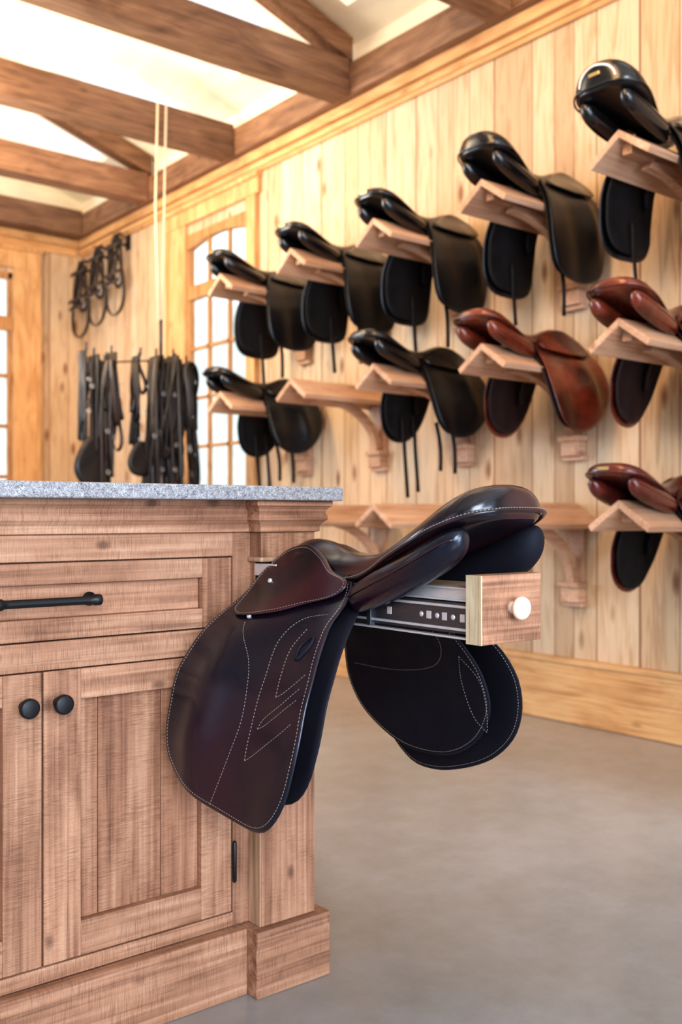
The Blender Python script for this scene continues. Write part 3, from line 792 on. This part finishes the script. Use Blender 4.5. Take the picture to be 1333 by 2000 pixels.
for i, (y, z) in enumerate(((6.93, 3.0), (7.25, 2.97), (7.56, 2.92))):
    hk = empty('bridle_hook', (XW, y, z))
    boxes('hook_plate', [(XW-.015, XW-.001, y-.03, y+.03, z-.08, z+.03)], [M_black], hk, .003)
    sweep('hook_arm', [crom([(XW-.01, y, z-.05), (XW-.07, y, z-.04), (XW-.11, y, z-.01), (XW-.12, y, z+.02)], 14, False), crom([(XW-.09, y-.07, z-.005), (XW-.09, y-.03, z+.025), (XW-.09, y+.03, z+.025), (XW-.09, y+.07, z-.005)], 12, False)], M_black, hk, .01)
    tag(hk, 'black iron bridle hook screwed to the board wall', 'hook', 'bridle hooks')
    if i == 0: b0 = build_bridle((XW-.10, y, z+.02)); b = b0
    else: b = clone(b0, (XW-.10, y, z+.02), 0)
    tag(b, 'brown leather bridle hanging from a wall hook', 'bridle', 'bridles on the wall')

# hanging tack hoist and its straps
HX, HY = 2.80, 5.20
hoist = empty('tack_hanger', (HX, HY, 2.0)); tag(hoist, 'rope hoist with black hook bar hanging from a ceiling beam', 'tack hanger')
sweep('rope', [[(HX+.035, HY+.0, 3.34), (HX+.02, HY, 2.6), (HX+.008, HY, 2.03)], [(HX-.02, HY+.0, 3.34), (HX-.035, HY, 2.7), (HX-.014, HY, 2.03)]], M_rope, hoist, .006, n=8)
sweep('hook_stem', [[(HX, HY, 2.04), (HX, HY, 1.84)]], M_black, hoist, .009, n=8)
sweep('hook_bar', [crom([(HX-.40, HY+.11, 1.76), (HX, HY, 1.80), (HX+.16, HY-.05, 1.76)], 20, False)], M_black, hoist, .005, n=8)
hp = []
SETS = [(-.455, .015, .60, .02), (-.39, .05, .80, .0), (-.345, .045, .90, -.03), (-.295, .05, .74, .02), (-.17, .03, .78, -.02), (-.135, .035, .70, .02),
        (-.075, .06, .92, .01), (-.03, .06, .80, -.03), (.02, .07, .94, .015), (.06, .055, .76, .0), (.095, .06, .90, -.02), (.14, .06, .70, -.04)]
for i, (t, w_, l_, dz_) in enumerate(SETS):
    x = HX+t; y = HY-t*.28+(.03 if i % 2 else -.03); z = 1.80+dz_
    hp.append((x, y, z))
    sweep('hook', [crom([(x, HY-t*.28, 1.79), (x, y-.04, z-.02), (x, y-.07, z+.0), (x, y-.075, z+.045)], 12, False)], M_black, hoist, .006, n=8)
def build_strap_set(c, seed, w, ln):
    X, Y, Z = c; rnd = random.Random(seed)
    r = empty('harness_strap_set', c)
    n = 44
    for k in range(13 if w > .035 else 6):
        ww = w*rnd.uniform(.25, 1.2); hh = ln*rnd.uniform(.3, 1)/2; dx = rnd.uniform(-w, w)*1.1; dy = -.010*k+.05; ph = rnd.uniform(-.6, .6); sk = rnd.uniform(-.6, .5)
        wob = rnd.uniform(.1, .3)*w; fq = rnd.choice((2, 3)); p2 = rnd.uniform(0, 6)
        P = []
        for i in range(n):
            a = 2*math.pi*i/n; dn = (1-math.cos(a))/2
            P.append(Vector((X+dx*dn+ww*math.sin(a)*(.6+sk*math.cos(a))+wob*math.sin(fq*a+p2)*dn, Y+dy+.025*math.sin(a+ph), Z-hh+hh*math.cos(a))))
        sweep('strap', [P], L_strap if rnd.random() < .6 else L_strap2, r, .0035, rnd.uniform(.008, .014), 6, True, (rnd.uniform(.4, 1), rnd.uniform(-.5, .5), 0))
    for k in range(3):
        bx_ = X+rnd.uniform(-w, w)*.7; bz = Z-ln*rnd.uniform(.2, .75)
        sweep('buckle', [[Vector((bx_+.010*math.cos(a*math.pi/4), Y-.075, bz+.012*math.sin(a*math.pi/4))) for a in range(8)]], M_zinc, r, .0016, None, 6, True, (0, 1, 0))
    return r
for i, p in enumerate(hp):
    s = build_strap_set((p[0], p[1]-.055, p[2]+.0), i, SETS[i][1], SETS[i][2])
    if i in (1, 5):
        g = 1 if i == 1 else .7
        sh = sheet('leather_pad', [(.0*g, .16*g), (.07*g, .09*g), (.11*g, -.03*g), (.06*g, -.12*g), (-.05*g, -.13*g), (-.12*g, -.04*g), (-.07*g, .10*g)], (0, 0), lambda a, b: .0, 1, .02, L_strap, s, (0, 0, 0), n=32, rings=4)
        sh.rotation_euler = (0, 0, math.pi/2); sh.location = (-.03, -.08, -.60)
    tag(s, 'bundle of dark leather harness straps hanging from hoist hooks', 'harness', 'harness straps on the hanging rack')

# ------------------------------------------------------------------ LIGHT
wd = bpy.data.worlds.new('world'); scene.world = wd; wd.use_nodes = True
bg = wd.node_tree.nodes['Background']
bg.inputs[0].default_value = (.88, .95, 1.0, 1); bg.inputs[1].default_value = 1.6
def area(name, loc, target, size, energy, col, sy=None):
    l = bpy.data.lights.new(name, 'AREA'); l.shape = 'RECTANGLE'; l.size = size; l.size_y = sy or size; l.energy = energy; l.color = col
    o = bpy.data.objects.new(name, l); COL.objects.link(o); o.location = loc
    o.rotation_euler = (Vector(target)-Vector(loc)).to_track_quat('-Z', 'Y').to_euler()
    return o
area('daylight_door', (-1.2, -2.6, 2.1), (1.8, 2.2, .7), 2.2, 205, (.84, .91, 1), 1.8)
area('cool_low_fill', (.9, -2.9, .9), (2.6, 1.8, .3), 1.6, 85, (.66, .79, 1), 1.2)  # added fill lamp, cools the lower wall and foreground floor
area('flap_sheen_fill', (-1.3, 7.55, 1.65), (1.0, 1.5, .6), 1.7, 130, (.68, .82, 1), 2.1)  # added lamp at the unseen window, gives the flap a cool sheen
area('warm_wash', (1.3, 2.0, 3.5), (3.46, 3.6, 2.95), .8, 70, (1, .60, .27), 2.6)
area('ceiling_fill', (1.0, 5.0, 2.6), (2.6, 5.2, 4.2), 1.2, 90, (1, .90, .74), 2.5)  # lamp added out of frame to brighten the ceiling
area('warm_corner', (0.9, 5.2, 3.4), (3.0, 6.8, 1.8), 1.0, 78, (1, .59, .26), 1.5)

# ------------------------------------------------------------------ CAMERA
cam = bpy.data.cameras.new('camera'); co = bpy.data.objects.new('camera', cam); COL.objects.link(co)
co.location = (0, 0, .9); co.rotation_euler = (math.radians(90), 0, -math.atan2(.624, .7815))
cam.sensor_width = 36; cam.lens = 1936/2000*36; cam.shift_y = .0025
cam.dof.use_dof = True; cam.dof.focus_distance = 1.62; cam.dof.aperture_fstop = 4.0
cam.clip_start = .05
scene.camera = co
scene.view_settings.view_transform = 'Standard'
try:
    scene.view_settings.look = 'Medium High Contrast'
except Exception:
    pass
